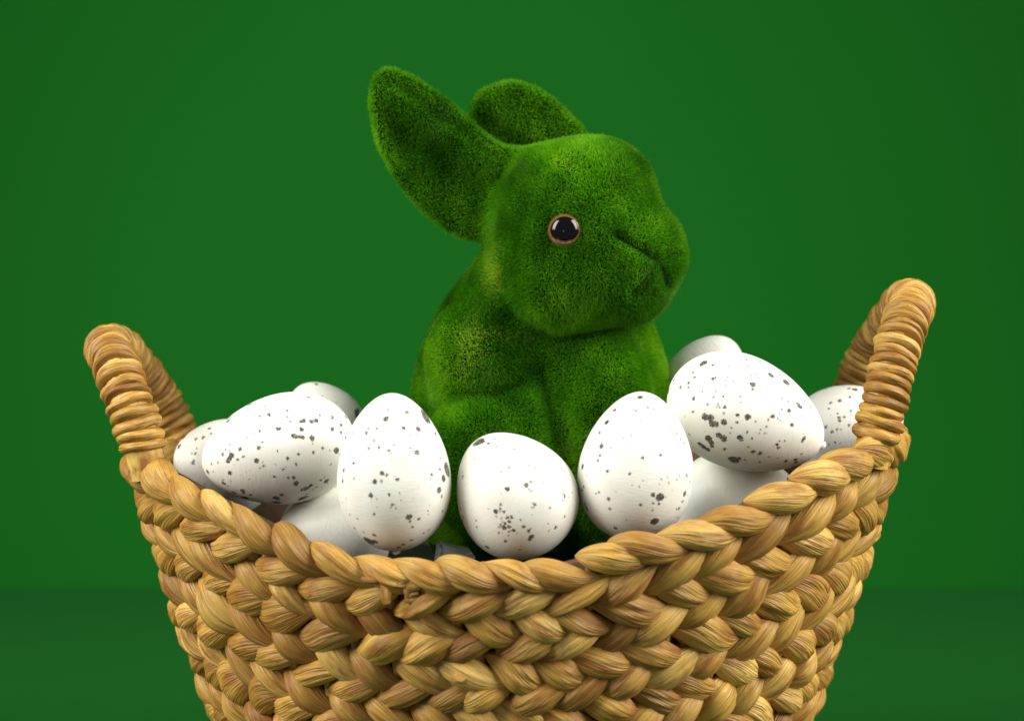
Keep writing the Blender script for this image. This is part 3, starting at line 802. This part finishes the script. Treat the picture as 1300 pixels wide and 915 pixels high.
# fur: one flock of short fibres standing on the skin
p0, p1, p2, p3 = [RV[RQ[:, i]] for i in range(4)]
nrm = np.cross(p2 - p0, p3 - p1); ar = np.linalg.norm(nrm, axis=1); nrm /= np.maximum(ar[:, None], 1e-12)
vn = np.zeros_like(RV)
for i in range(4): np.add.at(vn, RQ[:, i], nrm)
vn /= np.maximum(np.linalg.norm(vn, axis=1)[:, None], 1e-9)
cen = RV[RQ].mean(1)
w = ar.copy(); w[cen[:, 2] < 0.128] = 0
w[cen[:, 1] > YB + 0.03] *= 0.55
NF = 440000
fi = rng.choice(len(w), NF, p=w / w.sum())
u_, v_ = rng.random((2, NF, 1), dtype=np.float32)
root = (p0[fi] * (1 - u_) * (1 - v_) + p1[fi] * u_ * (1 - v_) + p2[fi] * u_ * v_ + p3[fi] * (1 - u_) * v_)
fn = vn[RQ[fi, 0]]
v = root - np.array(CAM, np.float32)
dp = v[:, 1] * CF.y + v[:, 2] * CF.z
rpx = 650 + F * v[:, 0] / dp; rpy = 457.5 - F * (v[:, 1] * CU.y + v[:, 2] * CU.z) / dp
gd = np.full(NF, 1e3)
for a, b, r_ in GRO:
    ex, ey = b[0] - a[0], b[1] - a[1]
    h = np.clip(((rpx - a[0]) * ex + (rpy - a[1]) * ey) / (ex * ex + ey * ey), 0, 1)
    gd = np.minimum(gd, np.hypot(rpx - a[0] - ex * h, rpy - a[1] - ey * h) - r_ * .55)
frontm = root[:, 1] < YB - 10 * S
EYE = (717, 293); deye = np.hypot(rpx - EYE[0], rpy - EYE[1])
keep = ~((gd < 0.5) & frontm & (rng.random(NF) < .93)) & ~((deye < 17) & (root[:, 1] < YB)) & (np.linalg.norm(root - np.array(FARE, np.float32), axis=1) > .0052)
root, fn, rpx, rpy, gd, frontm = root[keep], fn[keep], rpx[keep], rpy[keep], gd[keep], frontm[keep]; NF = len(root)
def n3(p, s, o): 
    return (np.sin(p[:, 0] * s + o) * np.sin(p[:, 1] * s * 1.13 + o * 2.1) + np.sin(p[:, 2] * s * .93 + o * .7) * np.sin(p[:, 0] * s * .71 + 1.3 * o))
swirl = np.stack([n3(root, 260, 1), n3(root, 240, 2), n3(root, 250, 3) - 0.35], 1) * 0.33
dirn = fn + swirl + rng.normal(0, 0.27, (NF, 3)); dirn /= np.linalg.norm(dirn, axis=1)[:, None]
ln = rng.uniform(.0011, .0020, NF) * np.where((gd < 7) & frontm, .5, 1); ln[rng.random(NF) < .004] *= 1.7
bend = rng.normal(0, .25, (NF, 3))
mid = root + dirn * (ln * .5)[:, None]; tip = root + (dirn + bend * .5) * ln[:, None]
pos = np.stack([root - fn * .0003, mid, tip], 1).astype(np.float32) - np.array(ro, np.float32)
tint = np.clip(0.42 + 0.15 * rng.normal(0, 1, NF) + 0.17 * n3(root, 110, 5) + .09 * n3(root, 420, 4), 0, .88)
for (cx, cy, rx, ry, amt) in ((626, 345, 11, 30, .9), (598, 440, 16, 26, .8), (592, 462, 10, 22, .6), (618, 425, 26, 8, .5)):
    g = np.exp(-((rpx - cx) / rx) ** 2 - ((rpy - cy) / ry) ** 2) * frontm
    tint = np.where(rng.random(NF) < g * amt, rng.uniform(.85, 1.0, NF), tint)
hc = bpy.data.hair_curves.new('fur'); hc.add_curves([3] * NF)
hc.attributes['position'].data.foreach_set('vector', pos.ravel())
ra = hc.attributes.get('radius') or hc.attributes.new('radius', 'FLOAT', 'POINT')
ra.data.foreach_set('value', np.tile(np.array([.000065, .00006, .00002], np.float32), NF))
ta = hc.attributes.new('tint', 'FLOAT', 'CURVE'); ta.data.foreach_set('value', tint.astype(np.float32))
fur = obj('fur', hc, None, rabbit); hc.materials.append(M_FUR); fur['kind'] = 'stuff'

# eyes: amber bead with a black pupil
def bead(c, fwd, r_):
    q = Vector(fwd).normalized().to_track_quat('Z', 'Y')
    bmx = bmesh.new(); bmesh.ops.create_uvsphere(bmx, u_segments=40, v_segments=24, radius=r_)
    for v in bmx.verts: v.co.z *= .60
    for f in bmx.faces: f.smooth = True
    me = bpy.data.meshes.new('eye'); bmx.to_mesh(me); bmx.free()
    o = obj('eye', me, M_AMBER, rabbit); o.location = Vector(c) - ro; o.rotation_mode = 'QUATERNION'; o.rotation_quaternion = q
    V = []; NA = 40; NRr = 12
    rp = r_ * .84
    for i in range(NRr + 1):
        rr_ = rp * i / NRr
        for j in range(NA):
            a = 2 * math.pi * j / NA
            z = math.sqrt(max(0, 1 - (rr_ / r_) ** 2)) * r_ * .60 + .00035 * math.sqrt(max(0, 1 - (i / NRr) ** 2)) + .00005
            V.append((rr_ * math.cos(a), rr_ * math.sin(a), z))
    Fc = [(i * NA + j, i * NA + (j + 1) % NA, (i + 1) * NA + (j + 1) % NA, (i + 1) * NA + j) for i in range(1, NRr) for j in range(NA)]
    c0 = len(V); V.append((0, 0, r_ * .60 + .0004))
    me = mesh_np('pupil', V, [q_[::-1][::-1] for q_ in Fc] + [(c0, NA + j, NA + (j + 1) % NA, c0) for j in range(0)])
    bmx = bmesh.new(); bmx.from_mesh(me); bmx.verts.ensure_lookup_table()
    for j in range(NA): 
        f = bmx.faces.new((bmx.verts[c0], bmx.verts[NA + j], bmx.verts[NA + (j + 1) % NA])); f.smooth = True
    bmesh.ops.delete(bmx, geom=[v for v in bmx.verts if not v.link_faces], context='VERTS')
    bmx.normal_update(); bmx.to_mesh(me); bmx.free()
    pu = obj('pupil', me, M_BLACK, o); pu.rotation_euler = (R(7), 0, 0)
    return o
# depth of the skin along the sight line through the eye
def skin_hit(px, py):
    for t_ in np.arange(-.085, .06, .0005):
        p = P(px, py, YB + t_)
        i, j, k = [int(round(v)) for v in (np.array(p) - lo) / H]
        if 0 <= i < nx and 0 <= j < ny and 0 <= k < nz and f_[i, j, k] < 0: return p
ep = skin_hit(*EYE)
bead(ep + Vector((0, .0003, 0)), Vector((-0.06, -1, 0.16)), 21.5 * pxs(ep.y))
bead(FARE, FARN, 21.5 * pxs(ep.y))
